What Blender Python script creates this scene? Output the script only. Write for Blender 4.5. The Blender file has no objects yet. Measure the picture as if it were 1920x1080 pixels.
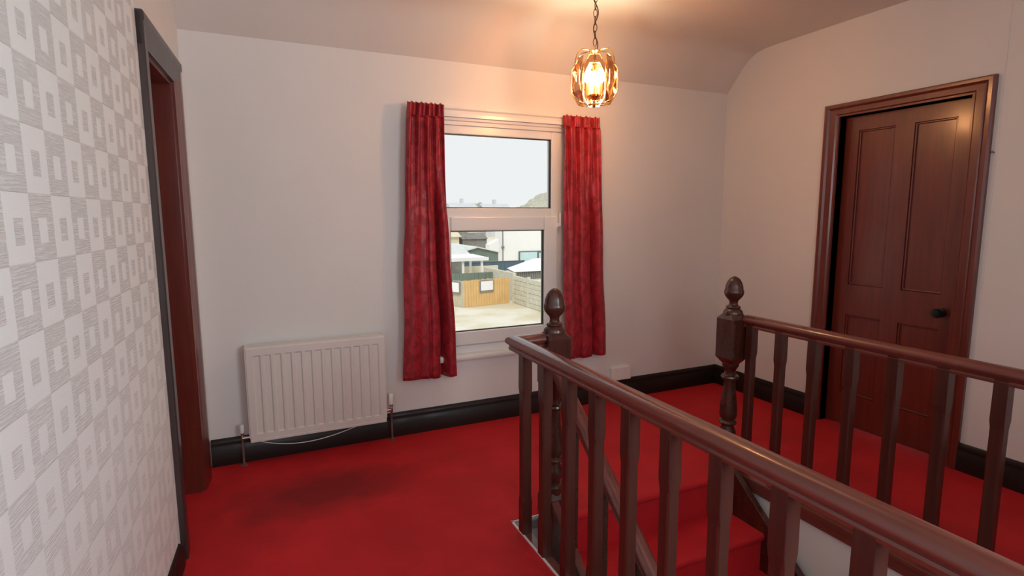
import bpy, bmesh, math, random
from mathutils import Vector, Matrix
random.seed(7)
sc = bpy.context.scene
COL = sc.collection

# ------------------------------------------------------------------ camera
cam_d = bpy.data.cameras.new('camera'); cam = bpy.data.objects.new('camera', cam_d); COL.objects.link(cam)
F_PX, YAW, PITCH, ROLL = 1035.78, 0.431475, 0.129767, -0.0032485
fw = Vector((math.sin(YAW)*math.cos(PITCH), math.cos(YAW)*math.cos(PITCH), -math.sin(PITCH)))
rt = Vector((math.cos(YAW), -math.sin(YAW), 0)); up = rt.cross(fw)
r2 = rt*math.cos(ROLL)+up*math.sin(ROLL); u2 = up*math.cos(ROLL)-rt*math.sin(ROLL)
M = Matrix((r2, u2, -fw)).transposed().to_4x4(); M.translation = (0, 0, 1.45)
cam.matrix_world = M
cam_d.sensor_width = 36; cam_d.lens = 36*F_PX/1920; cam_d.clip_start = .02; cam_d.clip_end = 500
sc.camera = cam

# ------------------------------------------------------------------ world, sun, large lights, exposure
w = bpy.data.worlds.new('world'); sc.world = w; w.use_nodes = True
bg = w.node_tree.nodes['Background']; bg.inputs[0].default_value = (.96, .98, 1.0, 1); bg.inputs[1].default_value = .90
def light(name, kind, loc, energy, color, rot=(0, 0, 0), **kw):
    d = bpy.data.lights.new(name, kind); d.energy = energy; d.color = color
    for k, v in kw.items(): setattr(d, k, v)
    o = bpy.data.objects.new(name, d); o.location = loc; o.rotation_euler = rot; COL.objects.link(o); return o
light('sun', 'SUN', (0, 0, 20), 1.5, (1, .97, .92), (math.radians(42), 0, math.radians(-25)), angle=math.radians(20))
light('rear_daylight_fill', 'AREA', (1.9, -.95, 1.75), 34, (.84, .95, 1.0), (math.radians(90), 0, math.radians(52)), shape='RECTANGLE', size=1.3, size_y=1.5, spread=math.radians(135))  # added unseen panel over the stairwell, standing in for daylight from behind
light('hall_fill_light', 'AREA', (.1, -2.0, 1.85), 26, (.93, .97, 1.0), (math.radians(90), 0, math.radians(-38)), shape='RECTANGLE', size=1.2, size_y=1.4)  # added fill for the right side, out of view behind the camera; no window here
LAMP_STRENGTH = 300
sc.view_settings.view_transform = 'Standard'; sc.view_settings.look = 'None'
sc.view_settings.exposure = 0.08; sc.view_settings.gamma = 1; sc.view_settings.use_curve_mapping = False
sc.cycles.transparent_max_bounces = 24

# ------------------------------------------------------------------ materials
class NT:
    def __init__(s, name):
        s.m = bpy.data.materials.new(name); s.m.use_nodes = True; s.t = s.m.node_tree
        s.b = s.t.nodes['Principled BSDF']; s.out = s.t.nodes['Material Output']; s._co = None
    def n(s, typ, **kw):
        x = s.t.nodes.new(typ)
        for k, v in kw.items(): setattr(x, k, v)
        return x
    def l(s, a, b): s.t.links.new(a, b)
    def put(s, inp, v):
        if hasattr(v, 'is_output'): s.l(v, inp)
        else: inp.default_value = v
    def math(s, op, a, b=0.0, c=None):
        x = s.n('ShaderNodeMath', operation=op); s.put(x.inputs[0], a); s.put(x.inputs[1], b)
        if c is not None: s.put(x.inputs[2], c)
        return x.outputs[0]
    def co(s):
        if s._co is None: s._co = s.n('ShaderNodeTexCoord').outputs['Object']
        return s._co
    def scaled(s, sc3):
        x = s.n('ShaderNodeMapping'); s.l(s.co(), x.inputs[0]); x.inputs['Scale'].default_value = sc3; return x.outputs[0]
    def noise(s, scale, detail=3, rough=.5, vec=None, dist=0):
        x = s.n('ShaderNodeTexNoise'); s.l(vec or s.co(), x.inputs['Vector'])
        x.inputs['Scale'].default_value = scale; x.inputs['Detail'].default_value = detail
        x.inputs['Roughness'].default_value = rough; x.inputs['Distortion'].default_value = dist; return x.outputs[0]
    def mix(s, f, a, b):
        x = s.n('ShaderNodeMix', data_type='RGBA'); s.put(x.inputs[0], f)
        s.put(x.inputs[6], a if hasattr(a, 'is_output') else (*a, 1)); s.put(x.inputs[7], b if hasattr(b, 'is_output') else (*b, 1)); return x.outputs[2]
    def ramp(s, f, lo, hi):
        x = s.n('ShaderNodeMapRange'); x.clamp = True; s.l(f, x.inputs[0]); x.inputs[1].default_value = lo; x.inputs[2].default_value = hi; return x.outputs[0]
    def bump(s, h, strength, dist=.01):
        x = s.n('ShaderNodeBump'); s.l(h, x.inputs['Height']); x.inputs['Strength'].default_value = strength
        x.inputs['Distance'].default_value = dist; s.l(x.outputs[0], s.b.inputs['Normal'])
    def col(s, v): s.put(s.b.inputs['Base Color'], v if hasattr(v, 'is_output') else (*v, 1))
    def set(s, **kw):
        for k, v in kw.items(): s.put(s.b.inputs[k.replace('_', ' ')], v)

def noisy(name, a, b, rough=.6, scale=6, bump=0, bscale=80, bdist=.003, **kw):
    t = NT(name); t.col(t.mix(t.ramp(t.noise(scale, 4), .35, .65), a, b)); t.set(Roughness=rough, **kw)
    if bump: t.bump(t.noise(bscale, 3), bump, bdist)
    return t.m
def wood(name, a, b, rough=.3, axis='z', coat=.4, bumpy=.08, crough=.14):
    t = NT(name); s = {'z': (22, 22, 1.6), 'y': (22, 1.6, 22), 'x': (1.6, 22, 22)}[axis]
    g = t.noise(1.6, 3, .6, t.scaled(s), 0); big = t.noise(2.3, 2)
    c = t.mix(t.ramp(g, .3, .7), a, b); c = t.mix(t.math('MULTIPLY', t.ramp(big, .35, .7), .35), c, tuple(x*.6 for x in a))
    t.col(c); t.set(Roughness=t.math('MULTIPLY_ADD', t.noise(14, 3), .16, rough-.08))
    t.b.inputs['Coat Weight'].default_value = coat; t.b.inputs['Coat Roughness'].default_value = crough
    t.bump(g, bumpy, .002); return t.m
def thin_glass(name, tint, gloss=.06, edge=.5):
    t = NT(name); t.t.nodes.remove(t.b)
    tr = t.n('ShaderNodeBsdfTransparent'); tr.inputs[0].default_value = (*tint, 1)
    gl = t.n('ShaderNodeBsdfGlossy'); gl.inputs['Roughness'].default_value = .03
    lw = t.n('ShaderNodeLayerWeight'); lw.inputs[0].default_value = edge*.5
    f = t.math('MULTIPLY_ADD', lw.outputs['Fresnel'], .6, gloss*.5)
    mx = t.n('ShaderNodeMixShader'); t.l(f, mx.inputs[0]); t.l(tr.outputs[0], mx.inputs[1]); t.l(gl.outputs[0], mx.inputs[2])
    t.l(mx.outputs[0], t.out.inputs[0]); return t.m

M_WALL = noisy('painted_plaster', (.775, .755, .73), (.75, .73, .705), .75, 1.6, .12, 35, .004)
M_CEIL = noisy('ceiling_paint', (.73, .69, .645), (.70, .66, .615), .85, 1.2, .2, 25, .005)
M_WHITE = noisy('white_gloss_paint', (.81, .80, .77), (.78, .77, .74), .32, 3, .05, 20, .003)
M_UPVC = noisy('white_plastic', (.83, .83, .81), (.81, .81, .79), .28, 2)
M_RAD = noisy('cream_enamel', (.76, .73, .69), (.74, .71, .67), .38, 3)
M_WOOD = wood('mahogany_varnish', (.085, .018, .011), (.045, .010, .007), .34, 'z', .25)
M_WOODY = wood('mahogany_varnish_rail', (.20, .050, .038), (.12, .030, .022), .3, 'y', .45, .05)
M_DOOR = wood('red_mahogany_door', (.18, .028, .016), (.115, .018, .011), .34, 'z', .55, .05, .17)
M_NEWEL = wood('dark_newel_varnish', (.085, .022, .013), (.045, .012, .008), .28, 'z', .4)
M_SKIRT = wood('black_brown_gloss', (.020, .010, .008), (.013, .006, .005), .42, 'x', .1)
M_SKIRT.node_tree.nodes['Principled BSDF'].inputs['Specular IOR Level'].default_value = .25
M_CASE = wood('dark_casing_varnish', (.05, .032, .03), (.03, .02, .019), .4, 'z', .3)
M_BLACK = noisy('black_rubber', (.01, .011, .012), (.013, .014, .015), .4, 8)
M_KNOB = noisy('dark_bronze', (.012, .022, .016), (.02, .02, .016), .25, 12, Metallic=.3)
M_CHROME = noisy('worn_chrome', (.55, .53, .5), (.38, .35, .32), .25, 14, Metallic=1.0)
M_COPPER = noisy('painted_pipe', (.20, .12, .10), (.13, .08, .07), .4, 20)
M_BRASS = noisy('polished_brass', (.86, .58, .22), (.78, .5, .18), .18, 20, Metallic=1.0)
M_CHAIN = noisy('antique_brass', (.20, .115, .05), (.14, .08, .035), .35, 30, Metallic=.9)
M_PLATE = noisy('pale_plastic', (.86, .85, .83), (.84, .83, .81), .3, 5)
M_PIN = noisy('steel_pin', (.35, .28, .22), (.3, .2, .16), .4, 30, Metallic=.6)
M_GLASS = thin_glass('window_glass', (.985, .99, .985), .03, .3)
M_AMBER = thin_glass('amber_smoked_glass', (.90, .70, .54), .08, .5)
# carpet
def carpet():
    t = NT('red_carpet'); n1 = t.noise(3.2, 3, .55); n2 = t.noise(420, 2, .6); n3 = t.noise(38, 3, .6)
    c = t.mix(t.ramp(n1, .3, .7), (.56, .008, .015), (.74, .016, .024))
    c = t.mix(t.math('MULTIPLY', t.ramp(n2, .35, .75), .35), c, (.48, .006, .012))
    # soft-edged darker patch in front of the radiator
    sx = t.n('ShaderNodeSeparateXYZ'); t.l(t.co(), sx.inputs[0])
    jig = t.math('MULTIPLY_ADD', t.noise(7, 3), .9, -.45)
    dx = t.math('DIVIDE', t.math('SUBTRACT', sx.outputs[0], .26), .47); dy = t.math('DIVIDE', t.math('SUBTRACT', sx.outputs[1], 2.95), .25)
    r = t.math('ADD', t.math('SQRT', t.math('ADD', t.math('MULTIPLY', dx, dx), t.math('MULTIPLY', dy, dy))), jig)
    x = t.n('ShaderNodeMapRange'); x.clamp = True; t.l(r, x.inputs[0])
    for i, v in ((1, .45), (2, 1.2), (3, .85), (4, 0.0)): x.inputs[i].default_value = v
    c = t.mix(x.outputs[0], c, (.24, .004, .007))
    t.col(c); t.set(Roughness=.62, Sheen_Weight=.04, Sheen_Roughness=.5); t.b.inputs['Sheen Tint'].default_value = (1, .35, .35, 1)
    t.b.inputs['Specular IOR Level'].default_value = .32
    t.bump(t.math('ADD', n2, t.math('MULTIPLY', n3, .6)), .7, .006); return t.m
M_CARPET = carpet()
# damask curtain
def damask():
    t = NT('red_damask'); v = t.n('ShaderNodeTexVoronoi', feature='DISTANCE_TO_EDGE')
    mp = t.scaled((11, 11, 7)); wv = t.noise(2.2, 2, .5, mp, 1.2)
    ad = t.n('ShaderNodeVectorMath', operation='ADD'); t.l(mp, ad.inputs[0]); t.l(wv, ad.inputs[1]); t.l(ad.outputs[0], v.inputs['Vector'])
    v.inputs['Scale'].default_value = 1.0
    k = t.math('PINGPONG', t.math('MULTIPLY', v.outputs[0], 4), 1.0); k = t.ramp(k, .35, .65)
    t.col(t.mix(k, (.27, .006, .013), (.40, .014, .026))); t.set(Roughness=t.math('MULTIPLY_ADD', k, -.12, .55), Sheen_Weight=.06)
    t.bump(t.math('ADD', t.math('MULTIPLY', k, .5), t.math('MULTIPLY', t.noise(500, 2), .3)), .25, .003); return t.m
M_CURTAIN = damask()
# embossed wallpaper: chequer of ribbed and plain tiles, each with a counter-changed inset; local y runs along the wall
def paper():
    t = NT('embossed_wallpaper'); s = t.n('ShaderNodeSeparateXYZ'); t.l(t.co(), s.inputs[0])
    wob = t.math('MULTIPLY_ADD', t.noise(45, 2), .006, -.003)
    u = t.math('DIVIDE', t.math('ADD', t.math('ADD', t.math('MULTIPLY', s.outputs[1], -1), 0.055), wob), .118)
    z = t.math('DIVIDE', t.math('SUBTRACT', s.outputs[2], .074), .1425)
    fu, fz = t.math('FRACT', u), t.math('FRACT', z)
    par = t.math('MODULO', t.math('ADD', t.math('ADD', t.math('FLOOR', u), t.math('FLOOR', z)), 21.0), 2.0)
    ins = t.math('MULTIPLY', t.math('LESS_THAN', t.math('ABSOLUTE', t.math('SUBTRACT', fu, .5)), .18), t.math('LESS_THAN', t.math('ABSOLUTE', t.math('SUBTRACT', fz, .46)), .19))
    rib = t.math('ABSOLUTE', t.math('SUBTRACT', par, ins))
    lines = t.noise(1, 3, .6, t.scaled((60, 14, 230))); spk = t.noise(260, 2)
    ridges = t.ramp(lines, .42, .6)
    shade_fade = t.math('MULTIPLY_ADD', t.ramp(s.outputs[2], .75, 1.3), .7, .3); c = t.mix(t.noise(2.5, 2), (.80, .835, .835), (.83, .865, .865))  # painted rib shading weakens lower down, where light flattens the relief
    c = t.mix(t.math('MULTIPLY', t.math('MULTIPLY', rib, shade_fade), .33), c, (.62, .62, .61))  # relief shade of the ribbed tiles put into the colour
    c = t.mix(t.math('MULTIPLY', t.math('MULTIPLY', rib, t.math('SUBTRACT', 1.0, ridges)), t.math('MULTIPLY', shade_fade, .25)), c, (.42, .40, .38))  # shade between the ridges put into the colour
    joint = t.math('LESS_THAN', fz, .018); c = t.mix(t.math('MULTIPLY', joint, .3), c, (.4, .38, .35))
    t.col(c); t.set(Roughness=.6)
    h = t.math('ADD', t.math('MULTIPLY', rib, ridges), t.math('MULTIPLY', t.math('SUBTRACT', 1.0, rib), t.math('MULTIPLY_ADD', spk, .25, .8)))
    t.bump(h, .5, .004); return t.m
M_PAPER = paper()
def emit(name, c, s):
    t = NT(name); t.col((1, .9, .7)); t.b.inputs['Emission Color'].default_value = (*c, 1); t.b.inputs['Emission Strength'].default_value = s; return t.m
M_BULB = emit('lit_candle_bulb', (1.0, .73, .45), LAMP_STRENGTH)
M_CANDLE = noisy('cream_candle_tube', (.85, .78, .6), (.82, .74, .55), .4, 10)
# outdoors
def gravel():
    t = NT('pale_gravel'); n = t.noise(30, 3, .6); b = t.ramp(t.noise(.45, 3, .55), .40, .58)
    c = t.mix(b, t.mix(n, (.62, .56, .38), (.72, .66, .49)), t.mix(n, (.76, .72, .60), (.82, .79, .69)))
    t.col(c); t.set(Roughness=.95); t.bump(n, .6, .03); return t.m
M_GRAVEL = gravel()
M_TIMBER = wood('new_larch_boards', (.80, .53, .24), (.70, .43, .17), .6, 'z', 0)
M_TIMBER_G = wood('weathered_boards', (.62, .58, .44), (.54, .48, .34), .8, 'z', 0)
M_CONC = noisy('concrete', (.66, .64, .53), (.56, .54, .44), .9, 5, .3, 30, .02)
M_RENDER = noisy('white_render', (.86, .86, .85), (.83, .83, .82), .8, 1)
M_GREENW = wood('dark_green_boards', (.19, .25, .20), (.15, .20, .17), .7, 'z', 0)
M_SLATE = noisy('blue_grey_paint', (.085, .13, .17), (.07, .11, .145), .6, 2)
M_SIGN = noisy('white_board', (.88, .88, .88), (.86, .86, .86), .5, 2)
M_SIGNF = noisy('grey_board_frame', (.25, .25, .25), (.20, .20, .20), .5, 6)
M_SHEET = noisy('pale_roof_sheet', (.72, .74, .72), (.62, .65, .63), .6, 2)
M_RIB = noisy('grey_cladding', (.22, .22, .20), (.16, .16, .15), .7, 9)
M_CREAM = noisy('cream_wall', (.72, .66, .50), (.66, .6, .45), .8, 2)
M_BLUEGL = noisy('pale_blue_glazing', (.55, .72, .74), (.48, .66, .70), .15, 1)
M_GREYF = noisy('grey_window_frame', (.12, .15, .16), (.1, .12, .13), .5, 5)
M_TREE = noisy('pale_foliage', (.60, .58, .49), (.44, .43, .34), .9, 2.5, .8, 6, .3)  # paleness of distance haze is put into the colour
M_TRUNK = noisy('bark', (.16, .12, .09), (.1, .08, .06), .9, 8)
M_HAZE = noisy('distant_roofs', (.62, .63, .65), (.55, .56, .58), .9, 1)  # far houses with the haze painted into their base colour
M_DULL = noisy('dull_brown_wall', (.24, .24, .22), (.18, .17, .15), .9, 2)

# ------------------------------------------------------------------ geometry helpers
def box(bm, x0, x1, y0, y1, z0, z1):
    v = [bm.verts.new((x, y, z)) for x in (x0, x1) for y in (y0, y1) for z in (z0, z1)]
    for q in ((0, 1, 3, 2), (4, 6, 7, 5), (0, 4, 5, 1), (2, 3, 7, 6), (0, 2, 6, 4), (1, 5, 7, 3)): bm.faces.new([v[i] for i in q])
def prism(bm, pts, d):
    """closed outline pts (3D, planar) extruded by vector d"""
    d = Vector(d); a = [bm.verts.new(p) for p in pts]; b = [bm.verts.new(Vector(p)+d) for p in pts]; n = len(pts)
    bm.faces.new(a); bm.faces.new(b[::-1])
    for i in range(n): bm.faces.new((a[i], b[i], b[(i+1) % n], a[(i+1) % n]))
def lathe(bm, prof, c, seg=28, sx=1, sy=1):
    rings = []
    for r, z in prof:
        rings.append([bm.verts.new((c[0]+sx*r*math.cos(2*math.pi*k/seg), c[1]+sy*r*math.sin(2*math.pi*k/seg), c[2]+z)) for k in range(seg)] if r > 1e-6 else [bm.verts.new((c[0], c[1], c[2]+z))])
    for a, b in zip(rings, rings[1:]):
        for k in range(seg):
            k2 = (k+1) % seg
            if len(a) == 1 and len(b) == 1: continue
            if len(a) == 1: bm.faces.new((a[0], b[k2], b[k]))
            elif len(b) == 1: bm.faces.new((a[k], a[k2], b[0]))
            else: bm.faces.new((a[k], a[k2], b[k2], b[k]))
    for rg, fl in ((rings[0], 1), (rings[-1], 0)):
        if len(rg) > 1: bm.faces.new(rg[::-1] if fl else rg)
def tube(bm, pts, r, seg=8, closed=False):
    pts = [Vector(p) for p in pts]; n = len(pts); rings = []
    for i, p in enumerate(pts):
        if closed: d = pts[(i+1) % n]-pts[i-1]
        else: d = pts[min(i+1, n-1)]-pts[max(i-1, 0)]
        d.normalize(); ref = Vector((0, 0, 1)) if abs(d.z) < .9 else Vector((1, 0, 0))
        a = d.cross(ref).normalized(); b = d.cross(a)
        rings.append([bm.verts.new(p+a*r*math.cos(2*math.pi*k/seg)+b*r*math.sin(2*math.pi*k/seg)) for k in range(seg)])
    if not closed:
        for i in range(1, n):           # keep rings untwisted
            off = min(range(seg), key=lambda o: sum((rings[i][(k+o) % seg].co-rings[i-1][k].co).length for k in range(0, seg, 2)))
            rings[i] = rings[i][off:]+rings[i][:off]
    else:
        for i in range(1, n):
            off = min(range(seg), key=lambda o: sum((rings[i][(k+o) % seg].co-rings[i-1][k].co).length for k in range(0, seg, 2)))
            rings[i] = rings[i][off:]+rings[i][:off]
    prs = list(zip(rings, rings[1:]))
    if closed:
        off = min(range(seg), key=lambda o: sum((rings[0][(k+o) % seg].co-rings[-1][k].co).length for k in range(seg)))
        prs.append((rings[-1], rings[0][off:]+rings[0][:off]))
    for a, b in prs:
        for k in range(seg): bm.faces.new((a[k], a[(k+1) % seg], b[(k+1) % seg], b[k]))
    if not closed: bm.faces.new(rings[0][::-1]); bm.faces.new(rings[-1])
def sweep(bm, prof, A, B, upv=(0, 0, 1)):
    """profile (side, up) swept straight from A to B; ends cut square to world verticals"""
    A, B, upv = Vector(A), Vector(B), Vector(upv); d = (B-A).normalized(); s = d.cross(upv).normalized()
    prism(bm, [A+s*p+upv*q for p, q in prof], B-A)
def sph(bm, c, r, sub=2, sz=1):
    res = bmesh.ops.create_icosphere(bm, subdivisions=sub, radius=r)
    for v in res['verts']: v.co = Vector((v.co.x, v.co.y, v.co.z*sz))+Vector(c)
def obj(name, bm, m, parent=None, bevel=0, smooth=None, kind=None, local=False):
    """link one mesh object; bm is in world coordinates unless local"""
    bmesh.ops.recalc_face_normals(bm, faces=bm.faces)
    if parent is not None and not local:
        W = world(parent).inverted(); bm.transform(W)
    me = bpy.data.meshes.new(name); bm.to_mesh(me); bm.free(); me.materials.append(m)
    o = bpy.data.objects.new(name, me); COL.objects.link(o)
    if parent is not None: o.parent = parent
    if smooth:
        for p in me.polygons: p.use_smooth = True
        me.set_sharp_from_angle(angle=math.radians(smooth))
    if bevel:
        b = o.modifiers.new('bevel', 'BEVEL'); b.width = bevel; b.segments = 2; b.limit_method = 'ANGLE'; b.angle_limit = math.radians(35)
    if kind: o['kind'] = kind
    return o
def world(o):
    m = o.matrix_basis.copy()
    return world(o.parent) @ m if o.parent else m
def tag(o, label, cat, group=None):
    o['label'] = label; o['category'] = cat
    if group: o['group'] = group
    return o
def thing(name, label, cat, loc, group=None, rz=0, kind=None):
    o = bpy.data.objects.new(name, None); o.empty_display_size = .05; COL.objects.link(o); o.location = loc; o.rotation_euler = (0, 0, rz)
    if kind: o['kind'] = kind
    else: tag(o, label, cat, group)
    return o
def copy(o, parent, loc=None):
    c = o.copy(); COL.objects.link(c); c.parent = parent
    if loc is not None: c.location = loc
    return c
def B(*boxes):
    bm = bmesh.new()
    for b in boxes: box(bm, *b)
    return bm
BM = bmesh.new

D, XR = 3.53, 3.58              # window wall and door wall
# ------------------------------------------------------------------ setting: shell
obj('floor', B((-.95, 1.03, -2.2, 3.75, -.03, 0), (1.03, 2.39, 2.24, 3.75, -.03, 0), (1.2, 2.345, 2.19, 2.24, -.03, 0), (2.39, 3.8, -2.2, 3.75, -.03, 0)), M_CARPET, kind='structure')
bm = BM(); box(bm, -1.2, 1.02, D, D+.22, -.2, 2.75); box(bm, 2.05, 3.8, D, D+.22, -.2, 2.75); box(bm, 1.02, 2.05, D, D+.22, -.2, .50); box(bm, 1.02, 2.05, D, D+.22, 2.06, 2.75)
obj('wall_back', bm, M_WALL, kind='structure')
bm = BM()   # right wall with door opening y 1.772..2.529, z < 2.095
box(bm, XR, XR+.2, -2.4, 1.772, -.2, 2.8); box(bm, XR, XR+.2, 2.529, 3.75, -.2, 2.8); box(bm, XR, XR+.2, 1.772, 2.529, 2.095, 2.8)
obj('wall_right', bm, M_WALL, kind='structure')
obj('wall_front', B((-1.2, 3.8, -2.4, -2.2, -2.9, 2.8)), M_WALL, kind='structure')
prof = [(-2.4, 2.705), (3.08, 2.705), (3.18, 2.702), (3.25, 2.69), (3.30, 2.668), (3.345, 2.638), (3.39, 2.592), (3.46, 2.515), (3.535, 2.43), (3.7, 2.43), (3.7, 2.9), (-2.4, 2.9)]
bm = BM(); prism(bm, [(-1.2, y, z) for y, z in prof], (5.0, 0, 0)); obj('ceiling', bm, M_CEIL, smooth=40, kind='structure')
# left wall runs slightly askew: local frame x into the room, y away along the wall (corner at 0), z up
LW = math.atan(.05)
def left_frame(name, kind=None): return thing(name, None, None, (-.32, D, 0), rz=-LW, kind=kind)
def lobj(name, bm, m, **kw):
    o = obj(name, bm, m, kind='structure', **kw); o.location = (-.32, D, 0); o.rotation_euler = (0, 0, -LW); return o
lobj('wall_left', B((-.22, 0, -.31, .2, -.2, 2.8), (-.22, 0, -.96, -.31, 2.10, 2.8)), M_WALL)
lobj('wall_left_papered', B((-.22, 0.001, -5.9, -.865, -.2, 2.10), (-.22, 0.001, -5.9, -.96, 2.10, 2.8)), M_PAPER)
# baseboards with a moulded top
def skirt_prof(h=.16, t=.022): return [(0, 0), (t, 0), (t, h-.045), (t-.004, h-.04), (t-.002, h-.03), (t-.008, h-.012), (t-.016, h), (0, h)]
bm = BM(); prism(bm, [(-.31, D-t, z) for t, z in skirt_prof()], (3.89, 0, 0)); obj('baseboard_back', bm, M_SKIRT, smooth=50, kind='structure')
bm = BM()
for y0, y1 in ((-2.2, 1.682), (2.637, D)): prism(bm, [(XR-t, y0, z) for t, z in skirt_prof()], (0, y1-y0, 0))
obj('baseboard_right', bm, M_SKIRT, smooth=50, kind='structure')
bm = BM(); prism(bm, [(t, -5.7, z) for t, z in skirt_prof(.10)], (0, 4.70, 0)); lobj('baseboard_left', bm, M_SKIRT, smooth=50)
# plaster join bead on the right wall
obj('trim_1', B((XR-.003, XR+.01, 1.640, 1.646, .16, 2.705)), M_WALL, kind='structure')

# ------------------------------------------------------------------ stairwell shell
LOWZ = -2.73
obj('floor_lower', B((-.4, 3.8, -1.8, 2.5, LOWZ-.1, LOWZ)), M_CARPET, kind='structure')
obj('wall_stairwell_left', B((.93, 1.03, -1.7, 2.4, LOWZ, -.03)), M_WALL, kind='structure')
obj('wall_stairwell_right', B((2.40, 2.5, -1.7, 2.4, LOWZ, -.03)), M_WALL, kind='structure')
obj('wall_stairwell_back', B((.93, 2.5, 2.245, 2.35, LOWZ, -.03)), M_WALL, kind='structure')
obj('wall_stairwell_front', B((.93, 2.5, -1.8, -1.7, LOWZ, -.03)), M_WALL, kind='structure')
obj('floor_front', B((1.03, 2.39, -2.2, -1.2, -.03, 0)), M_CARPET, kind='structure')
obj('trim_2', B((2.385, 2.40, -1.2, 2.20, -.055, .004), (2.385, 2.475, -1.2, 2.20, .0, .014)), M_WOODY, bevel=.003, kind='structure')     # apron under far balusters
obj('trim_3', B((1.026, 1.034, -1.2, 2.25, -.03, .006), (1.026, 1.2, 2.238, 2.246, -.008, .006)), M_WHITE, kind='structure')      # white carpet edging
obj('trim_4', B((1.034, 1.2, 2.228, 2.24, -.05, -.008)), M_SIGNF, kind='structure')
obj('trim_5', B((1.034, 1.072, -1.2, 2.228, -.03, .003)), M_WOODY, kind='structure')                                       # strip under the near balusters

# ------------------------------------------------------------------ door_1 (left)
d1 = left_frame('door_1', 'structure')
def case_prof(w_, t_): return [(0, 0), (t_*.55, 0), (t_*.6, w_*.1), (t_*.8, w_*.18), (t_*.8, w_*.62), (t_, w_*.7), (t_, w_*.95), (t_*.8, w_), (0, w_)]
ZT1 = 2.10
bm = BM(); prism(bm, [(t, -.865-q, 0) for t, q in case_prof(.095, .026)], (0, 0, ZT1+.12)); obj('casing_side', bm, M_CASE, d1, smooth=35, local=True)
bm = BM(); prism(bm, [(t, -.31+q, 0) for t, q in case_prof(.16, .026)], (0, 0, ZT1+.12)); obj('casing_side', bm, M_DOOR, d1, smooth=35, local=True)
bm = BM(); prism(bm, [(t, -.96, ZT1+q) for t, q in case_prof(.125, .03)], (0, .81, 0)); obj('casing_head', bm, M_CASE, d1, smooth=35, local=True)
obj('door_lining', B((-.22, .0, -.325, -.31, 0, ZT1), (-.22, 0, -.865, -.85, 0, ZT1), (-.22, 0, -.85, -.325, ZT1-.015, ZT1)), M_DOOR, d1, local=True)
lf = obj('door_leaf', B((-.16, -.12, -.85, -.76, .01, ZT1-.015), (-.16, -.12, -.415, -.325, .01, ZT1-.015), (-.16, -.12, -.76, -.415, .01, .2), (-.16, -.12, -.76, -.415, .85, 1.0), (-.16, -.12, -.76, -.415, 1.96, ZT1-.015)), M_DOOR, d1, bevel=.004, local=True)
obj('panel', B((-.15, -.135, -.76, -.415, .2, .85)), M_DOOR, lf, local=True); obj('panel', B((-.15, -.135, -.76, -.415, 1.0, 1.96)), M_DOOR, lf, local=True)
bm = BM(); sph(bm, (-.07, -.80, .92), .028); obj('knob', bm, M_KNOB, lf, smooth=60, local=True)
obj('filler_strip', B((.0, .012, -.128, -.122, 0, .12)), M_WHITE, d1, local=True)

# ------------------------------------------------------------------ door_2 (right)
d2 = thing('door_2', None, None, (XR, 2.15, 0), kind='structure')
Y0, Y1, ZT = 1.772, 2.529, 2.095
def arch(bm, pts):   # mitred architrave around the opening, profile (out-from-wall, away-from-opening)
    W_, T_ = .105, .03
    P = [(0, 0), (T_*.5, 0), (T_*.5, W_*.12), (T_*.75, W_*.2), (T_*.75, W_*.55), (T_*.6, W_*.6), (T_*.95, W_*.72), (T_, W_*.9), (T_*.7, W_), (0, W_)]
    cols = []
    for t, q in P: cols.append([bm.verts.new((XR-t, Y0-q, 0)), bm.verts.new((XR-t, Y0-q, ZT+q*.8)), bm.verts.new((XR-t, Y1+q, ZT+q*.8)), bm.verts.new((XR-t, Y1+q, 0))])
    n = len(P)
    for i in range(n):
        a, b = cols[i], cols[(i+1) % n]
        for k in range(3): bm.faces.new((a[k], a[k+1], b[k+1], b[k]))
    bm.faces.new([c[0] for c in cols]); bm.faces.new([c[3] for c in cols])
bm = BM(); arch(bm, None); obj('architrave', bm, M_DOOR, d2, smooth=30)
obj('door_lining', B((XR, XR+.2, Y0-.02, Y0, 0, ZT), (XR, XR+.2, Y1, Y1+.02, 0, ZT), (XR, XR+.2, Y0, Y1, ZT, ZT+.02)), M_DOOR, d2)
XL = XR+.06; la, lb, lc, ld = 1.867, 2.095, 2.205, 2.437      # panel edges along y
bx = [(XL, XL+.04, Y0, la, .006, ZT-.004), (XL, XL+.04, lb, lc, .225, .775), (XL, XL+.04, lb, lc, .982, 2.0), (XL, XL+.04, ld, Y1, .006, ZT-.004)]
for a, b in ((la, ld),):
    for z0, z1 in ((.006, .225), (.775, .982), (2.0, ZT-.004)): bx.append((XL, XL+.04, a, b, z0, z1))
lf2 = obj('door_leaf', B(*bx), M_DOOR, d2)
for a, b in ((la, lb), (lc, ld)):
    for z0, z1 in ((.225, .775), (.982, 2.0)):
        bm = BM(); box(bm, XL+.017, XL+.03, a, b, z0, z1)
        obj('panel', bm, M_DOOR, lf2)
        bm = BM()
        for (p, q, r, s) in ((a, b, z0, z0+.012), (a, b, z1-.012, z1), (a, a+.012, z0, z1), (b-.012, b, z0, z1)): box(bm, XL+.006, XL+.02, p, q, r, s)
        obj('panel_moulding', bm, M_DOOR, lf2, bevel=.004)
bm = BM(); lathe(bm, [(0, -.066), (.02, -.064), (.028, -.052), (.027, -.042), (.012, -.032), (.010, -.012), (.026, -.008), (.028, 0), (0, 0)], (0, 0, 0), 24)
bm.transform(Matrix.Translation((XL, 1.868-.012, .876)) @ Matrix.Rotation(math.radians(90), 4, 'Y')); obj('door_knob', bm, M_KNOB, lf2, smooth=50)
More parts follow.
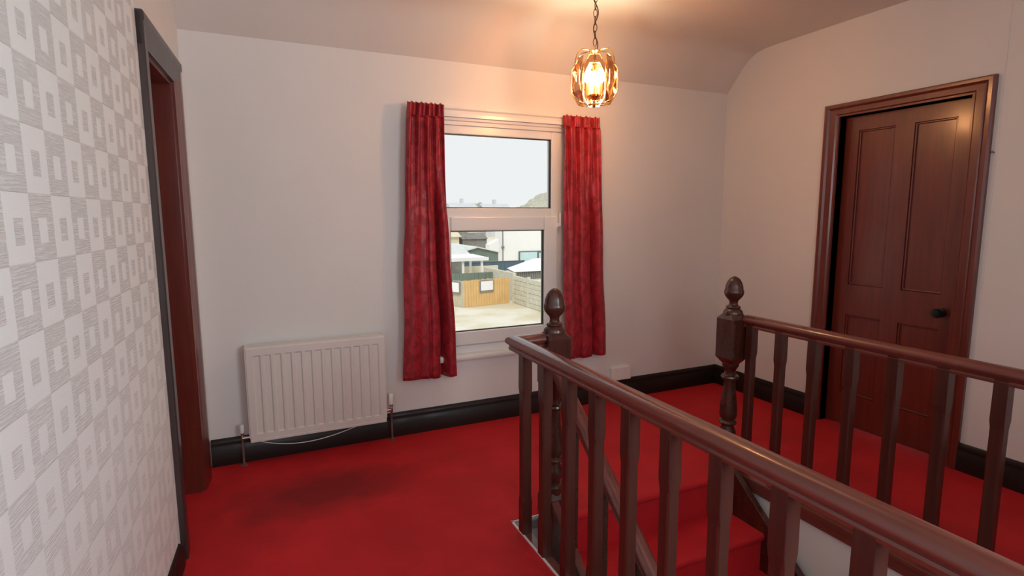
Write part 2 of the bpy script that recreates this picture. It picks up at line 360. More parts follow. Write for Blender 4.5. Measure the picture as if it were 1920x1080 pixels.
# ------------------------------------------------------------------ window_1
w1 = thing('window_1', None, None, (1.53, D, .5), kind='structure')
FY = D+.004
obj('window_frame', B((1.02, 1.115, FY, FY+.07, .505, 2.055), (1.94, 2.05, FY, FY+.07, .505, 2.055), (1.115, 1.94, FY, FY+.07, 1.985, 2.055), (1.115, 1.94, FY, FY+.07, .505, .56), (1.115, 1.94, FY, FY+.07, 1.36, 1.503)), M_UPVC, w1, bevel=.006)
obj('opening_sash', B((1.075, 1.175, FY-.014, FY+.05, .565, 1.445), (1.88, 1.985, FY-.014, FY+.05, .565, 1.445), (1.175, 1.88, FY-.014, FY+.05, .565, .66), (1.175, 1.88, FY-.014, FY+.05, 1.35, 1.445)), M_UPVC, w1, bevel=.008)
def gasket(x0, x1, z0, z1, y, g=.006): return B((x0, x0+g, y, y+.016, z0, z1), (x1-g*1.6, x1, y, y+.016, z0, z1), (x0, x1, y, y+.016, z0, z0+g), (x0, x1, y, y+.016, z1-g, z1))
obj('gasket', gasket(1.115, 1.94, 1.503, 1.985, FY+.012), M_BLACK, w1); obj('gasket', gasket(1.175, 1.88, .66, 1.35, FY+.004), M_BLACK, w1)
obj('pane', B((1.115, 1.94, FY+.026, FY+.030, 1.503, 1.985)), M_GLASS, w1); obj('pane', B((1.175, 1.88, FY+.016, FY+.020, .66, 1.35)), M_GLASS, w1)
bm = BM(); box(bm, 1.982, 2.0, FY-.03, FY-.012, 1.37, 1.40); box(bm, 1.984, 1.998, FY-.048, FY-.03, 1.375, 1.47); box(bm, 1.98, 2.002, FY-.016, FY, 1.36, 1.46); obj('window_handle', bm, M_UPVC, w1, bevel=.004)
bm = BM(); prism(bm, [(.93, D+.06, .467), (.93, D-.036, .467), (.93, D-.042, .475), (.93, D-.042, .498), (.93, D-.036, .507), (.93, D+.004, .512), (.93, D+.06, .512)], (1.18, 0, 0)); obj('window_sill', bm, M_WHITE, w1, smooth=40)
bm = BM(); prism(bm, [(1.0, D-a, z) for a, z in ((0, 2.04), (.012, 2.04), (.014, 2.062), (.022, 2.068), (.024, 2.09), (.036, 2.098), (.040, 2.125), (.048, 2.135), (.046, 2.150), (0, 2.152))], (1.07, 0, 0)); obj('window_head_moulding', bm, M_WHITE, w1, smooth=30)

# ------------------------------------------------------------------ curtains
def lerp(tab, z):
    for (z0, v0), (z1, v1) in zip(tab, tab[1:]):
        if z0 >= z >= z1: return v0+(v1-v0)*(z0-z)/(z0-z1)
    return tab[-1][1] if z < tab[-1][0] else tab[0][1]
def curtain(label, lt, rtb, ztop, zbot, seed, folds):
    rnd = random.Random(seed); t0 = thing('curtain', label, 'curtain', ((lt[-1][1]+rtb[-1][1])/2, 3.44, zbot), 'red damask curtains at the window')
    def surf(za, zb, nz, name, head):
        nx = 110; g = []; bm = BM()
        for j in range(nz+1):
            z = za+(zb-za)*j/nz; x0, x1 = lerp(lt, z), lerp(rtb, z); row = []
            k = max(0, min(1, (2.07-z)/.8)); k = k*k*(3-2*k)
            for i in range(nx+1):
                t = i/nx
                hd = .011*math.cos(2*math.pi*(7.5*t+.1*seed))+.008*math.cos(2*math.pi*(3.6*t+.2))
                hi = .020*math.cos(2*math.pi*(4.1*t+.25*seed))+.007*math.cos(2*math.pi*(8.3*t))
                lo = sum(a*math.exp(-((t-c)/s_)**2) for c, s_, a in folds)+.008*math.cos(2*math.pi*2.3*t+seed)
                pinch = max(0, 1-abs(z-2.07)/.03)
                d = (hd*1.0 if head else (hi*(1-k)+lo*k)*(1-.55*pinch)+hd*.45*pinch)
                zz = z+(.006*math.cos(2*math.pi*7.5*t+seed)*(1 if j == 0 and head else 0))+(.006*math.sin(5*t+seed) if j == nz and not head else 0)
                row.append(bm.verts.new((x0+(x1-x0)*t+.004*math.sin(9*z+seed)*k, 3.445+d, zz)))
            g.append(row)
        for a, b in zip(g, g[1:]):
            for i in range(nx): bm.faces.new((a[i], a[i+1], b[i+1], b[i]))
        o = obj(name, bm, M_CURTAIN, t0, smooth=80); m = o.modifiers.new('cloth', 'SOLIDIFY'); m.thickness = .004; m.offset = 0
        return o
    surf(ztop, 2.066, 8, 'heading', True); surf(2.072, zbot, 60, 'drape', False)
    return t0
curtain('red damask curtain left of the window, longer edge over the glass', [(2.15, .889), (2.07, .880), (1.27, .842), (.39, .812)], [(2.15, 1.116), (2.0, 1.112), (1.5, 1.116), (1.26, 1.135), (.39, 1.175)], 2.148, .388, 1,
        [(.77, .05, .07), (.52, .03, .014), (.9, .08, -.022), (.25, .22, -.012)])
curtain('red damask curtain right of the window, above the white socket box', [(2.15, 1.985), (1.9, 1.990), (1.27, 1.990), (.39, 2.012)], [(2.15, 2.277), (1.27, 2.318), (.39, 2.368)], 2.146, .40, 2,
        [(.76, .045, .055), (.40, .03, .02), (.2, .06, -.02), (.9, .08, -.02)])
obj('curtain_rail', B((.90, 2.27, 3.488, 3.500, 2.085, 2.105), (.93, .95, 3.49, D, 2.085, 2.10), (2.2, 2.22, 3.49, D, 2.085, 2.10)), M_UPVC, w1)

# ------------------------------------------------------------------ radiator
rad = thing('radiator', 'cream panel radiator with thirteen vertical flutes under the wall left of the window', 'radiator', (.30, 3.46, .13))
x0, x1, z0, z1, yf = -.10, .695, .145, .705, 3.44
def flute_panel(yf, depth):
    bm = BM(); n = 13; m0 = .030; pitch = (x1-x0-2*m0)/n; xs = [(x0, 0), (x0+.004, 0)]
    for k in range(n):
        c = x0+m0+pitch*(k+.5); xs += [(c-.021, 0), (c-.014, 1), (c+.014, 1), (c+.021, 0)]
    xs += [(x1-.004, 0), (x1, 0)]
    zs = [(z0, 0), (z0+.012, 0), (z0+.040, 0), (z0+.048, 1), (z1-.056, 1), (z1-.049, 0), (z1-.010, 0), (z1, 0)]
    g = [[bm.verts.new((x, yf+depth*a*b+(.006 if x in (x0, x1) or z in (z0, z1) else 0), z)) for x, a in xs] for z, b in zs]
    for a, b in zip(g, g[1:]):
        for i in range(len(xs)-1): bm.faces.new((a[i], a[i+1], b[i+1], b[i]))
    bk = [bm.verts.new(p) for p in ((x0, yf+.02, z0), (x1, yf+.02, z0), (x1, yf+.02, z1), (x0, yf+.02, z1))]; bm.faces.new(bk)
    bm.faces.new([v for v in g[0]]+[bk[1], bk[0]]); bm.faces.new([v for v in g[-1]]+[bk[2], bk[3]])
    bm.faces.new([r[0] for r in g]+[bk[3], bk[0]]); bm.faces.new([r[-1] for r in g]+[bk[2], bk[1]])
    return bm
obj('front_panel', flute_panel(yf, .007), M_RAD, rad, smooth=18)
obj('bottom_rim', B((x0+.002, x1-.002, yf-.003, yf+.012, z0-.006, z0+.010)), M_RAD, rad, bevel=.002)
obj('side_panel', B((x0-.004, x0+.004, yf+.004, D-.02, z0+.02, z1)), M_RAD, rad, bevel=.002); obj('side_panel', B((x1-.004, x1+.004, yf+.004, D-.02, z0+.02, z1)), M_RAD, rad, bevel=.002)
bm = BM(); box(bm, x0, x1, yf+.004, yf+.010, z1-.004, z1+.004); box(bm, x0, x1, D-.026, D-.02, z1-.004, z1+.004)
box(bm, x0, x1, yf+.010, D-.026, z1-.003, z1+.003)
obj('top_grille', bm, M_RAD, rad)
obj('back_panel', B((x0+.01, x1-.01, D-.035, D-.022, z0+.02, z1-.02)), M_RAD, rad); [obj('bracket', B((x, x+.03, D-.03, D-.002, .3, .6)), M_RAD, rad) for x in (.05, .52)]
def valve(x, zt, zb, zv, rr, nm):
    y = 3.475; bm = BM()
    lathe(bm, [(0, zt), (rr*.8, zt), (rr, zt-.008), (rr, zb+.012), (rr*.85, zb), (0, zb)], (x, y, 0), 20); o = obj(nm, bm, M_PLATE, rad, smooth=40)
    bm = BM(); lathe(bm, [(rr*.7, zb), (rr*.75, zb-.012), (rr*.45, zb-.016), (rr*.6, zv), (rr*.6, zv-.02), (rr*.4, zv-.03), (.0, zv-.03)], (x, y, 0), 16)
    sx = 1 if x < .3 else -1
    tube(bm, [(x, y, zv-.01), (x+sx*.05, y, zv-.01)], .010, 10); obj('valve_body', bm, M_CHROME, rad, smooth=40)
    bm = BM(); tube(bm, [(x, y, zv-.02), (x, y, 0.0)], .007, 10); obj('pipe', bm, M_COPPER, rad, smooth=60)
    lb_ = B(); lathe(lb_, [(.007, 0), (.02, 0), (.02, .004), (.007, .006)], (x, y, 0), 16); obj('pipe_collar', lb_, M_COPPER, rad, smooth=40)
valve(-.142, .245, .195, .172, .013, 'lockshield_cap'); valve(.733, .312, .24, .212, .017, 'thermostatic_head')
bm = BM(); tube(bm, [(-.11+.735*t, 3.49-.02*math.sin(math.pi*t), .155-.075*math.sin(math.pi*t**.8)+0.0*t) for t in [i/24 for i in range(25)]], .0028, 8)
tag(obj('cable', bm, M_PLATE, smooth=60), 'thin white cable sagging below the cream radiator', 'cable')

# ------------------------------------------------------------------ socket
so = thing('wall_socket', 'small white double socket box on the baseboard below the right curtain', 'socket', (2.56, D, .155))
obj('back_box', B((2.47, 2.645, D-.030, D+.0, .165, .262)), M_PLATE, so, bevel=.004)
obj('face_plate', B((2.466, 2.65, D-.037, D-.030, .160, .264)), M_PLATE, so, bevel=.003)
obj('switch', B((2.515, 2.527, D-.041, D-.037, .232, .25)), M_PLATE, so, bevel=.001); obj('switch', B((2.59, 2.602, D-.041, D-.037, .232, .25)), M_PLATE, so, bevel=.001)
# picture pin in right wall
bm = BM(); tube(bm, [(XR+.005, 1.652, 1.775), (XR-.02, 1.652, 1.778)], .003, 8); sph(bm, (XR-.02, 1.652, 1.778), .006, 1)
tag(obj('picture_pin', bm, M_PIN, smooth=60), 'tiny rusty picture pin in the wall right of the far door', 'pin')

# ------------------------------------------------------------------ newel posts
NA, NBX, NY = (1.256, 2.25), (2.397, 2.25), 2.25
def sq(bm, c, w_, z0, z1, ch=.018, zc=.035, bot=True, top=True):
    """square block with chamfered, tapering ends"""
    h = w_/2; rows = []
    levels = ([(z0, h-ch, .6)] if bot else [])+[(z0+(zc if bot else 0), h, .12), (z1-(zc if top else 0), h, .12)]+([(z1, h-ch, .6)] if top else [])
    for z, hh, f in levels:
        c_ = hh*f*.6; pts = [(hh, -hh+c_), (hh, hh-c_), (hh-c_, hh), (-hh+c_, hh), (-hh, hh-c_), (-hh, -hh+c_), (-hh+c_, -hh), (hh-c_, -hh)]
        rows.append([bm.verts.new((c[0]+a, c[1]+b, z)) for a, b in pts])
    for a, b in zip(rows, rows[1:]):
        for i in range(8): bm.faces.new((a[i], a[(i+1) % 8], b[(i+1) % 8], b[i]))
    bm.faces.new(rows[0][::-1]); bm.faces.new(rows[-1])
def newel(label, c):
    t = thing('newel_post', label, 'newel post', (c[0], c[1], -.12), 'turned newel posts at the stair head')
    bm = BM(); lathe(bm, [(0, 1.115), (.012, 1.112), (.026, 1.102), (.038, 1.084), (.046, 1.062), (.049, 1.040), (.0525, 1.034), (.053, 1.022), (.048, 1.006), (.036, .990), (.026, .980), (.0225, .968), (.024, .956), (.030, .950)], (*c, 0)); obj('acorn_finial', bm, M_NEWEL, t, smooth=35)
    bm = BM(); lathe(bm, [(.030, .951), (.036, .948), (.040, .941), (.036, .934), (.046, .926), (.052, .916), (.052, .903)], (*c, 0)); obj('collar', bm, M_NEWEL, t, smooth=35)
    bm = BM(); sq(bm, c, .122, .622, .912, .022, .034); obj('square_block', bm, M_NEWEL, t)
    bm = BM(); lathe(bm, [(.046, .630), (.046, .612), (.040, .598), (.032, .588), (.030, .570), (.032, .556), (.046, .550), (.049, .541), (.046, .532), (.034, .526), (.032, .51), (.035, .46), (.042, .40), (.048, .345), (.048, .315), (.042, .30), (.034, .292), (.044, .286), (.050, .277), (.047, .268), (.034, .262), (.034, .25), (.045, .225), (.047, .205), (.042, .18), (.034, .165), (.034, .155), (.046, .148), (.049, .139), (.045, .130), (.046, .10)], (*c, 0)); obj('turned_shaft', bm, M_NEWEL, t, smooth=35)
    bm = BM(); sq(bm, c, .116, -.12, .115, .022, .03, True, True); obj('base_block', bm, M_NEWEL, t)
    return t
newel('left dark newel post with acorn finial, where the near banister turns', NA)
newel('right dark newel post with acorn finial, at the start of the far banister', NBX)

# ------------------------------------------------------------------ landing banisters
RAILP = [(-.021, 0), (.021, 0), (.023, .010), (.019, .016), (.022, .022), (.034, .032), (.036, .042), (.031, .053), (.020, .062), (.007, .066), (-.007, .066), (-.020, .062), (-.031, .053), (-.036, .042), (-.034, .032), (-.022, .022), (-.019, .016), (-.023, .010)]
RZ = .838
def baluster_mesh(h, w_=.046):
    """square stick with long stop-chamfers between two full-square ends"""
    bm = BM(); H_ = w_/2; rows = []
    zt = h-.14
    for z, hh, c_ in ((0, H_, .0015), (.15, H_, .0015), (.155, H_*1.0, .0015), (.180, H_*.95, .0055), (zt-.045, H_*.95, .0055), (zt-.015, H_*1.01, .0015), (zt+.02, H_*1.01, .0015), (h, H_*.98, .0015)):
        pts = [(hh, -hh+c_), (hh, hh-c_), (hh-c_, hh), (-hh+c_, hh), (-hh, hh-c_), (-hh, -hh+c_), (-hh+c_, -hh), (hh-c_, -hh)]
        rows.append([bm.verts.new((a, b, z)) for a, b in pts])
    for a, b in zip(rows, rows[1:]):
        for i in range(8): bm.faces.new((a[i], a[(i+1) % 8], b[(i+1) % 8], b[i]))
    bm.faces.new(rows[0][::-1]); bm.faces.new(rows[-1]); return bm
XN, XF = 1.05, 2.438
nb = thing('banister', 'near dark wooden banister across the foreground, left of the stairs', 'banister', (XN, 0, 0))
bm = BM()   # rail with mitred return to the newel
yc = 2.25
rows = []
for p, q in RAILP:
    rows.append([bm.verts.new((XN+p, -1.2, RZ+q)), bm.verts.new((XN+p, yc-p, RZ+q)), bm.verts.new((NA[0]-.061, yc-p, RZ+q))])
for a, b in zip(rows, rows[1:]+rows[:1]):
    for k in range(2): bm.faces.new((a[k], a[k+1], b[k+1], b[k]))
bm.faces.new([r[0] for r in rows]); bm.faces.new([r[2] for r in rows])
obj('handrail', bm, M_WOODY, nb, smooth=40)
b0 = obj('baluster', baluster_mesh(RZ+.004), M_WOOD, nb, local=True); b0.location = (0, 2.142, .002)
k = 1
while 2.142-.1905*k > -1.1: copy(b0, nb, (0, 2.142-.1905*k, .002)); k += 1
fb = thing('banister', 'far dark wooden banister beyond the stairs, in front of the right door', 'banister', (XF, 0, 0))
bm = BM(); sweep(bm, RAILP, (XF, NBX[1]-.061, RZ), (XF, -1.2, RZ)); obj('handrail', bm, M_WOODY, fb, smooth=40)
b1 = copy(b0, fb, (0, 2.150, .012)); k = 1
while 2.150-.1885*k > -1.1: copy(b0, fb, (0, 2.150-.1885*k, .012)); k += 1

# ------------------------------------------------------------------ staircase
st = thing('staircase', 'red carpeted stairs going down between the two newel posts', 'staircase', (1.79, .6, LOWZ))
G_, R_, YS = .26, .21, 2.185
def step(i):
    y, z = YS-G_*i, -R_*i; bm = BM()
    n = [(y+G_+.03, z-.04), (y-.012, z-.04), (y-.018, z-.03), (y-.022, z-.018), (y-.018, z-.006), (y-.008, z), (y+G_+.03, z)]
    prism(bm, [(1.25, a, b) for a, b in n], (1.08, 0, 0)); box(bm, 1.25, 2.33, y-.001, y+.02, z-R_, z-.03)
    return bm
bm = BM(); prism(bm, [(1.317, a, b) for a, b in [(2.20, -.034), (2.175, -.034), (2.169, -.028), (2.166, -.017), (2.169, -.006), (2.178, .001), (2.20, .001)]], (1.02, 0, 0)); box(bm, 1.318, 2.335, 2.185, 2.2, -R_, -.03); obj('landing_nosing', bm, M_CARPET, st, smooth=50)
s1 = obj('step', step(1), M_CARPET, st, smooth=50)
for i in range(2, 13): copy(s1, st, (0, -G_*(i-1), -R_*(i-1)))
SL = R_/G_
def string(x0, x1, y0, zc, hi, lo):
    bm = BM(); y1 = -1.0; prism(bm, [(x0, y0, zc+hi), (x0, y0, zc-lo), (x0, y1, zc-lo-SL*(y0-y1)), (x0, y1, zc+hi-SL*(y0-y1))], (x1-x0, 0, 0)); return bm
obj('string_board', string(1.212, 1.252, 2.188, .0, .085, .32), M_WOODY, st, bevel=.003)
obj('string_board', string(2.331, 2.368, 2.188, .0, .085, .30), M_NEWEL, st, bevel=.003)
bm = BM(); prism(bm, [(1.222, 2.188, -.3), (1.222, 2.188, LOWZ), (1.222, -1.0, LOWZ), (1.222, -1.0, -.3-SL*3.188)], (.02, 0, 0)); obj('spandrel', bm, M_WALL, st)
hz = .575+SL*(2.195-2.015)
bm = BM(); sweep(bm, [(p*.95, q*1.25) for p, q in RAILP], (1.236, 2.189, hz-.03), (1.236, -.95, hz-.03-SL*3.15)); obj('stair_handrail', bm, M_WOODY, st, smooth=40)
yb = 2.03
for k in range(12):
    y = yb-.235*k; za = .05-SL*(2.195-y); zb = hz-.02-SL*(2.2-y)
    obj('stair_baluster', B((1.218, 1.254, y-.018, y+.018, za, zb)), M_NEWEL, st, bevel=.004)

# ------------------------------------------------------------------ pendant lamp
LX, LY = 1.782, 2.75
pl = thing('pendant_lamp', 'lit amber glass pendant lamp hanging on a brass chain', 'pendant lamp', (LX, LY, 2.12))
th0 = math.atan2(-LY, -LX)
def at(r, th, z): return (LX+r*math.cos(th), LY+r*math.sin(th), z)
PW, PZ0, PZ1, PR = .053, 1.998, 2.215, .098
def outline(th, r, s=1.0):
    c = Vector(at(r, th, 0)); tx = Vector((-math.sin(th), math.cos(th), 0)); zm = (PZ0+PZ1)/2; hh = (PZ1-PZ0)/2*s; w_ = PW*s
    pts = [(-w_, -hh+.055), (-w_*.45, -hh), (w_*.45, -hh), (w_, -hh+.055), (w_, hh-.055), (w_*.45, hh), (-w_*.45, hh), (-w_, hh-.055)]
    out = []
    for a, b in pts:
        inn = -.022*max(0, (abs(b)/hh-.55)/.45)**2
        out.append(c+tx*a+Vector((math.cos(th), math.sin(th), 0))*inn+Vector((0, 0, zm+b)))
    return out
for k in range(6):
    th = th0+math.pi/3*k; nrm = Vector((math.cos(th), math.sin(th), 0))
    bm = BM(); o1 = outline(th, PR); o2 = outline(th, PR+.010, .82)
    a = [bm.verts.new(p) for p in o1]; b = [bm.verts.new(p) for p in o2]; bm.faces.new(b)
    for i in range(8): bm.faces.new((a[i], a[(i+1) % 8], b[(i+1) % 8], b[i]))
    bm.faces.new(a[::-1]); gp = obj('glass_panel', bm, M_AMBER, pl)
    bm = BM(); tube(bm, o1, .0022, 6, True); obj('panel_edging', bm, M_BRASS, gp, smooth=60)
    bm = BM(); tube(bm, [at(.006, th, 2.243), at(.04, th, 2.252), at(.072, th, 2.250), at(.094, th, 2.232), at(.106, th, 2.20), at(.108, th, 2.165)], .003, 8); obj('arm', bm, M_BRASS, pl, smooth=60)
    bm = BM(); tube(bm, [at(.004, th, 1.998), at(.05, th, 1.994), at(.082, th, 2.005)], .0022, 6); obj('lower_arm', bm, M_BRASS, pl, smooth=60)
bm = BM(); lathe(bm, [(0, 2.275), (.005, 2.274), (.006, 2.262), (.018, 2.256), (.034, 2.246), (.026, 2.238), (.008, 2.232), (.006, 2.20), (0, 2.198)], (LX, LY, 0), 20); obj('hub', bm, M_BRASS, pl, smooth=40)
bm = BM(); lathe(bm, [(0, 2.20), (.004, 2.20), (.004, 2.042), (.010, 2.038), (.022, 2.034), (.034, 2.040), (.032, 2.032), (.018, 2.024), (.008, 2.014), (.006, 1.998), (.010, 1.993), (.007, 1.984), (0, 1.978)], (LX, LY, 0), 24); obj('candle_tray', bm, M_BRASS, pl, smooth=40)
for k in range(3):
    th = th0+math.radians(60)+2*math.pi/3*k; c = at(.034, th, 0)
    bm = BM(); lathe(bm, [(0, 2.036), (.0095, 2.036), (.0095, 2.092), (0, 2.092)], c, 14); cs = obj('candle_tube', bm, M_CANDLE, pl, smooth=40)
    bm = BM(); lathe(bm, [(.006, 2.092), (.012, 2.098), (.0175, 2.108), (.0195, 2.120), (.0185, 2.134), (.012, 2.152), (.006, 2.162), (0, 2.166)], c, 16); obj('bulb', bm, M_BULB, pl, smooth=60)
def link(z, turn):
    bm = BM(); pts = []
    for i in range(16):
        a = 2*math.pi*i/16; q = .0085*math.cos(a); zz = .0195*math.sin(a)
        pts.append((LX+q*math.cos(turn), LY+q*math.sin(turn), z+zz))
    tube(bm, pts, .0019, 6, True); return bm
z = 2.29; i = 0
tw = th0+math.pi/2
l0 = obj('chain_link', link(2.29, tw), M_CHAIN, pl, smooth=60); l1 = obj('chain_link', link(2.29+.0335, tw+1.25), M_CHAIN, pl, smooth=60)
for i in range(1, 4): copy(l0, pl, (0, 0, .067*i)); copy(l1, pl, (0, 0, .067*i))
bm = BM(); tube(bm, [at(.003+.011*math.sin(t*11.5+1), tw+.3*math.sin(5*t), 2.262+.275*t) for t in [q/40 for q in range(41)]], .0028, 8); obj('cord', bm, M_CHAIN, pl, smooth=60)
bm = BM(); lathe(bm, [(0, 2.52), (.012, 2.52), (.045, 2.534), (.05, 2.545), (0, 2.545)], (LX, LY, 0), 24); obj('ceiling_rose', bm, M_BRASS, pl, smooth=40)
pl.location.z = 1.45+(2.12-1.45)*1.146; pl.scale = (1.146,)*3      # real size: lantern about 27 cm tall, rose on the ceiling

# ------------------------------------------------------------------ outdoors
GZ = -3.0
obj('ground', B((-30, 110, 4.2, 140, GZ-.3, GZ)), M_GRAVEL, kind='structure')
def planks(parent, A, Bp, n, z0, z1, m, th=.03, gap=.012, jit=.02):
    A, Bp = Vector((*A, 0)), Vector((*Bp, 0)); d = (Bp-A)/n; nrm = Vector((d.y, -d.x, 0)).normalized()
    for i in range(n):
        a = A+d*i+d.normalized()*gap/2; e = d-d.normalized()*gap; off = nrm*random.uniform(0, .012); top = z1+random.uniform(-jit, jit)
        bm = BM(); prism(bm, [a+off+Vector((0, 0, z0)), a+off+e+Vector((0, 0, z0)), a+off+e+Vector((0, 0, top)), a+off+Vector((0, 0, top))], -nrm*th)
        obj('plank', bm, m, parent)
fa, fbp, fc = (9.10, 25.2), (11.66, 25.62), (8.72, 25.95)
tf = thing('timber_fence', 'new golden timber board fence in the yard outside the window', 'fence', (10.3, 25.4, GZ))
planks(tf, fa, fbp, 17, GZ+.02, -1.66, M_TIMBER); planks(tf, fc, (9.06, 25.24), 5, GZ+.02, -1.70, M_TIMBER_G)
obj('post', B((9.06, 9.16, 25.24, 25.34, GZ, -1.68)), M_TIMBER, tf); obj('back_rail', B((9.2, 11.5, 25.70, 25.76, -1.95, -1.85)), M_TIMBER, tf)
def board(label, A, Bp, z0, z1):
    A, Bp = Vector((*A, 0)), Vector((*Bp, 0)); d = (Bp-A); n = Vector((d.y, -d.x, 0)).normalized(); c = (A+Bp)/2
    t = thing('notice_board', label, 'notice board', (c.x, c.y, z0), 'white boards on the timber fence')
    f = d.normalized()*.05
    bm = BM(); prism(bm, [A+Vector((0, 0, z0)), Bp+Vector((0, 0, z0)), Bp+Vector((0, 0, z1)), A+Vector((0, 0, z1))], n*.04); obj('board_frame', bm, M_SIGNF, t)
    bm = BM(); prism(bm, [A+f+n*.04+Vector((0, 0, z0+.10)), Bp-f+n*.04+Vector((0, 0, z0+.10)), Bp-f+n*.04+Vector((0, 0, z1-.04)), A+f+n*.04+Vector((0, 0, z1-.04))], n*.008); obj('board_face', bm, M_SIGN, t)
ux = Vector((fbp[0]-fa[0], fbp[1]-fa[1])).normalized(); nn = Vector((ux.y, -ux.x))
def along(s, off): q = Vector(fa)+ux*s+nn*off; return (q.x, q.y)
board('wide white notice board on the front of the golden timber fence', along(.80, .02), along(1.60, .02), -2.32, -1.72)
board('narrow white notice board on the side of the timber fence', (8.66, 25.92), (8.92, 25.44), -2.36, -1.75)
cf = thing('concrete_fence', 'pale concrete panel fence running along the right of the yard', 'fence', (11.9, 24, GZ))
pys = [25.58, 23.86, 22.14, 20.42]
for y in pys: obj('post', B((11.80, 11.95, y-.07, y+.07, GZ, -1.50)), M_CONC, cf, bevel=.01)
for a, b in zip(pys, pys[1:]):
    for k in range(6):
        bm = BM(); zq = GZ+.02+k*.235
        prism(bm, [(11.86, b+.07, zq), (11.842-.01*(k % 2), b+.07, zq+.02), (11.838, b+.07, zq+.20), (11.86, b+.07, zq+.228)], (0, a-b-.14, 0)); box(bm, 11.86, 11.90, b+.06, a-.06, zq, zq+.228)
        obj('panel_board', bm, M_CONC, cf)
gw = thing('green_fence', 'low dark green board fence just behind the golden timber fence', 'fence', (10.9, 29, GZ)); planks(gw, (9.0, 29), (12.15, 29), 14, GZ, -1.72, M_GREENW, jit=0)
tag(obj('low_wall', B((12.15, 12.35, 26.3, 30.4, GZ, -1.55)), M_CONC), 'low concrete wall leading away behind the timber fence', 'wall')
cp = thing('carport', 'flat white roofed carport on thin white posts in the yard beyond', 'carport', (11.3, 32, GZ))
bm = BM(); prism(bm, [(9.0, 30.8, -1.14), (12.6, 30.8, -1.10), (12.6, 30.8, -1.02), (9.0, 30.8, -1.02)], (-.25, 2.0, .10)); obj('roof', bm, M_RENDER, cp)
obj('fascia', B((9.0, 12.62, 30.74, 30.8, -1.20, -1.0)), M_RENDER, cp)
for x, y in ((11.05, 30.95), (12.25, 30.95), (9.2, 30.95), (12.1, 32.5)): obj('post', B((x-.06, x+.06, y-.06, y+.06, GZ, -1.15)), M_RENDER, cp)
obj('back_wall', B((9.0, 11.6, 34.4, 34.5, GZ, -1.3)), M_DULL, cp)
yw = tag(obj('garden_wall', B((11.85, 14.2, 33.0, 33.2, GZ, -1.75)), M_CREAM), 'cream garden wall seen between the carport posts', 'wall')
sf = thing('slate_fence', 'blue grey solid fence in front of the white house', 'fence', (15.4, 36, GZ))
for k in range(6): obj('panel', B((12.9+.78*k, 12.9+.78*k+.765, 36.0, 36.06, GZ, -1.78)), M_SLATE, sf)
obj('coping', B((12.9, 17.6, 35.97, 36.09, -1.78, -1.74)), M_SLATE, sf)
gs = thing('green_shed', 'dark green timber shed with a low gabled pale roof', 'shed', (16.4, 43.5, GZ))
bm = BM(); prism(bm, [(14.6, 42, GZ), (18.1, 42, GZ), (18.1, 42, -1.55), (16.2, 42, -1.12), (14.6, 42, -1.5)], (0, 4, 0)); obj('walls', bm, M_GREENW, gs)
bm = BM(); prism(bm, [(14.4, 41.8, -1.55), (16.2, 41.8, -1.10), (18.3, 41.8, -1.58), (18.3, 41.8, -1.50), (16.2, 41.8, -1.0), (14.4, 41.8, -1.45)], (0, 4.4, 0)); obj('roof', bm, M_SHEET, gs)
gr = thing('grey_outbuilding', 'pale grey shallow roofed outbuilding left of the green shed', 'outbuilding', (13, 40.5, GZ))
obj('walls', B((10.2, 14.2, 39.2, 42, GZ, -1.5)), M_DULL, gr); bm = BM(); prism(bm, [(10, 39, -1.48), (14.5, 39, -1.42), (14.5, 39, -1.36), (10, 39, -1.42)], (1.2, 6, .52)); obj('roof', bm, M_SHEET, gr)
wh = thing('white_house', 'large white rendered house at the right of the view outside', 'house', (25, 51, GZ))
bm = BM(); prism(bm, [(21.05, 48, GZ), (31, 48, GZ), (31, 48, .55), (26, 48, 1.0), (21.05, 48, .55)], (0, 1.6, 0)); obj('walls', bm, M_RENDER, wh)
wf = obj('window_band', B((22.8, 26.6, 47.9, 48, -3.0, -1.93)), M_GREYF, wh); bm = BM(); obj('glazing', B((22.92, 24.75, 47.86, 47.9, -3.0, -2.03)), M_BLUEGL, wf); obj('glazing', B((24.95, 25.35, 47.86, 47.9, -3.0, -2.12)), M_BLUEGL, wf); obj('glazing', B((25.5, 26.4, 47.86, 47.9, -3.0, -2.12)), M_BLUEGL, wf)
bm = BM(); tube(bm, [(21.12, 47.9, GZ), (21.12, 47.9, .5)], .05, 8); obj('drainpipe', bm, M_RIB, wh); obj('pipe_box', B((21.0, 21.24, 47.82, 48, -1.6, -1.4)), M_RIB, wh)
bm = BM(); prism(bm, [(20.0, 48.6, GZ), (21.04, 48.6, GZ), (21.04, 48.6, -.75), (20.0, 48.6, -1.25)], (0, .9, 0)); obj('annexe', bm, M_RENDER, wh)
ob = thing('small_outbuilding', 'small white roofed outbuilding just beyond the concrete panel fence', 'outbuilding', (15, 29.5, GZ))
obj('walls', B((13.15, 17, 28.0, 29.4, GZ, -1.72)), M_RENDER, ob)
bm = BM()
for k in range(28): box(bm, 13.1+.14*k, 13.1+.14*k+.09, 27.93, 28.0, -2.12, -1.70)
o = obj('cladding', bm, M_RIB, ob); o['kind'] = 'stuff'
bm = BM(); v = [bm.verts.new(p) for p in ((12.95, 27.8, -1.66), (17.2, 27.8, -1.66), (17.2, 29.6, -1.60), (13.3, 29.6, -1.60), (14.9, 29.2, -1.05), (15.6, 29.2, -1.05))]
for q in ((0, 1, 5, 4), (1, 2, 5), (2, 3, 4, 5), (3, 0, 4), (3, 2, 1, 0)): bm.faces.new([v[i] for i in q])
obj('roof', bm, M_RENDER, ob)
yh = thing('cream_bungalow', 'pale cream bungalow far off at the left of the view', 'bungalow', (19, 61, GZ))
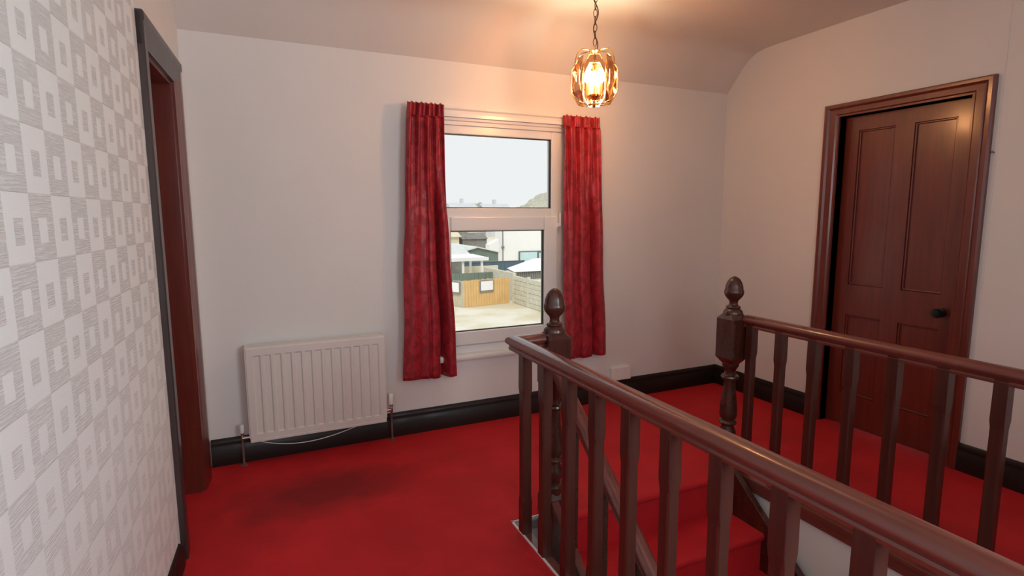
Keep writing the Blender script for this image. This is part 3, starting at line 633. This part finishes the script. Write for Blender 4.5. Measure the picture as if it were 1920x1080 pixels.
obj('walls', B((15.5, 21.0, 60, 64, GZ, -.9)), M_CREAM, yh); bm = BM(); prism(bm, [(15.2, 59.7, -.9), (15.2, 62, .0), (15.2, 64.3, -.9)], (6.0, 0, 0)); obj('roof', bm, M_CREAM, yh)
dk = thing('distant_barn', 'low dull grey barn far off between bungalow and white house', 'barn', (22.8, 61, GZ))
obj('walls', B((21.6, 24.6, 60.5, 64, GZ, -1.2)), M_DULL, dk); bm = BM(); prism(bm, [(21.5, 60.3, -1.2), (21.5, 62, -.55), (21.5, 64.2, -1.2)], (3.2, 0, 0)); obj('roof', bm, M_DULL, dk)
ff = tag(obj('dark_fence', B((19.5, 22.6, 56, 56.1, GZ, -1.6)), M_DULL), 'dark distant fence behind the green shed', 'fence')
def tree(label, c, r, h, sz, n=16, seed=1):
    rnd = random.Random(seed); t = thing('tree', label, 'tree', (c[0], c[1], GZ), 'trees beyond the yard')
    bm = BM(); tube(bm, [(c[0], c[1], GZ), (c[0]+.1, c[1], h-r*sz*.3)], r*.06, 8); obj('trunk', bm, M_TRUNK, t)
    bm = BM()
    for k in range(n):
        a = rnd.uniform(0, 6.28); q = r*math.sqrt(rnd.uniform(0, .55)); zz = rnd.uniform(-.5, .6)*r*sz*(1-.8*(q/r)**2); sph(bm, (c[0]+q*math.cos(a), c[1]+q*math.sin(a), h+zz), r*rnd.uniform(.3, .48), 3, sz)
    for v in bm.verts: v.co += Vector((rnd.uniform(-1, 1), rnd.uniform(-1, 1), rnd.uniform(-1, 1)))*r*.035
    obj('crown', bm, M_TREE, t)
tree('big rounded pale tree above the white house roof', (63, 112), 10.5, .8, .62, 40, 3)
tree('pale green tree between the bungalow and the white house', (26.5, 72), 2.4, -.6, .8, 14, 5)
tree('small pale tree behind the dull grey barn', (21.9, 70), 1.7, -.9, .8, 12, 6)
tree('tiny distant tree on the skyline left of centre', (46.0, 118), 1.5, 3.4, .9, 12, 8)
for k, (x, wd, h) in enumerate(((37.2, 5.6, 2.75), (44.6, 6, 2.6))):
    t = thing('distant_house', ('left', 'right')[k]+' one of the two hazy far houses on the skyline', 'house', (x+wd/2, 113, GZ), 'hazy houses on the skyline')
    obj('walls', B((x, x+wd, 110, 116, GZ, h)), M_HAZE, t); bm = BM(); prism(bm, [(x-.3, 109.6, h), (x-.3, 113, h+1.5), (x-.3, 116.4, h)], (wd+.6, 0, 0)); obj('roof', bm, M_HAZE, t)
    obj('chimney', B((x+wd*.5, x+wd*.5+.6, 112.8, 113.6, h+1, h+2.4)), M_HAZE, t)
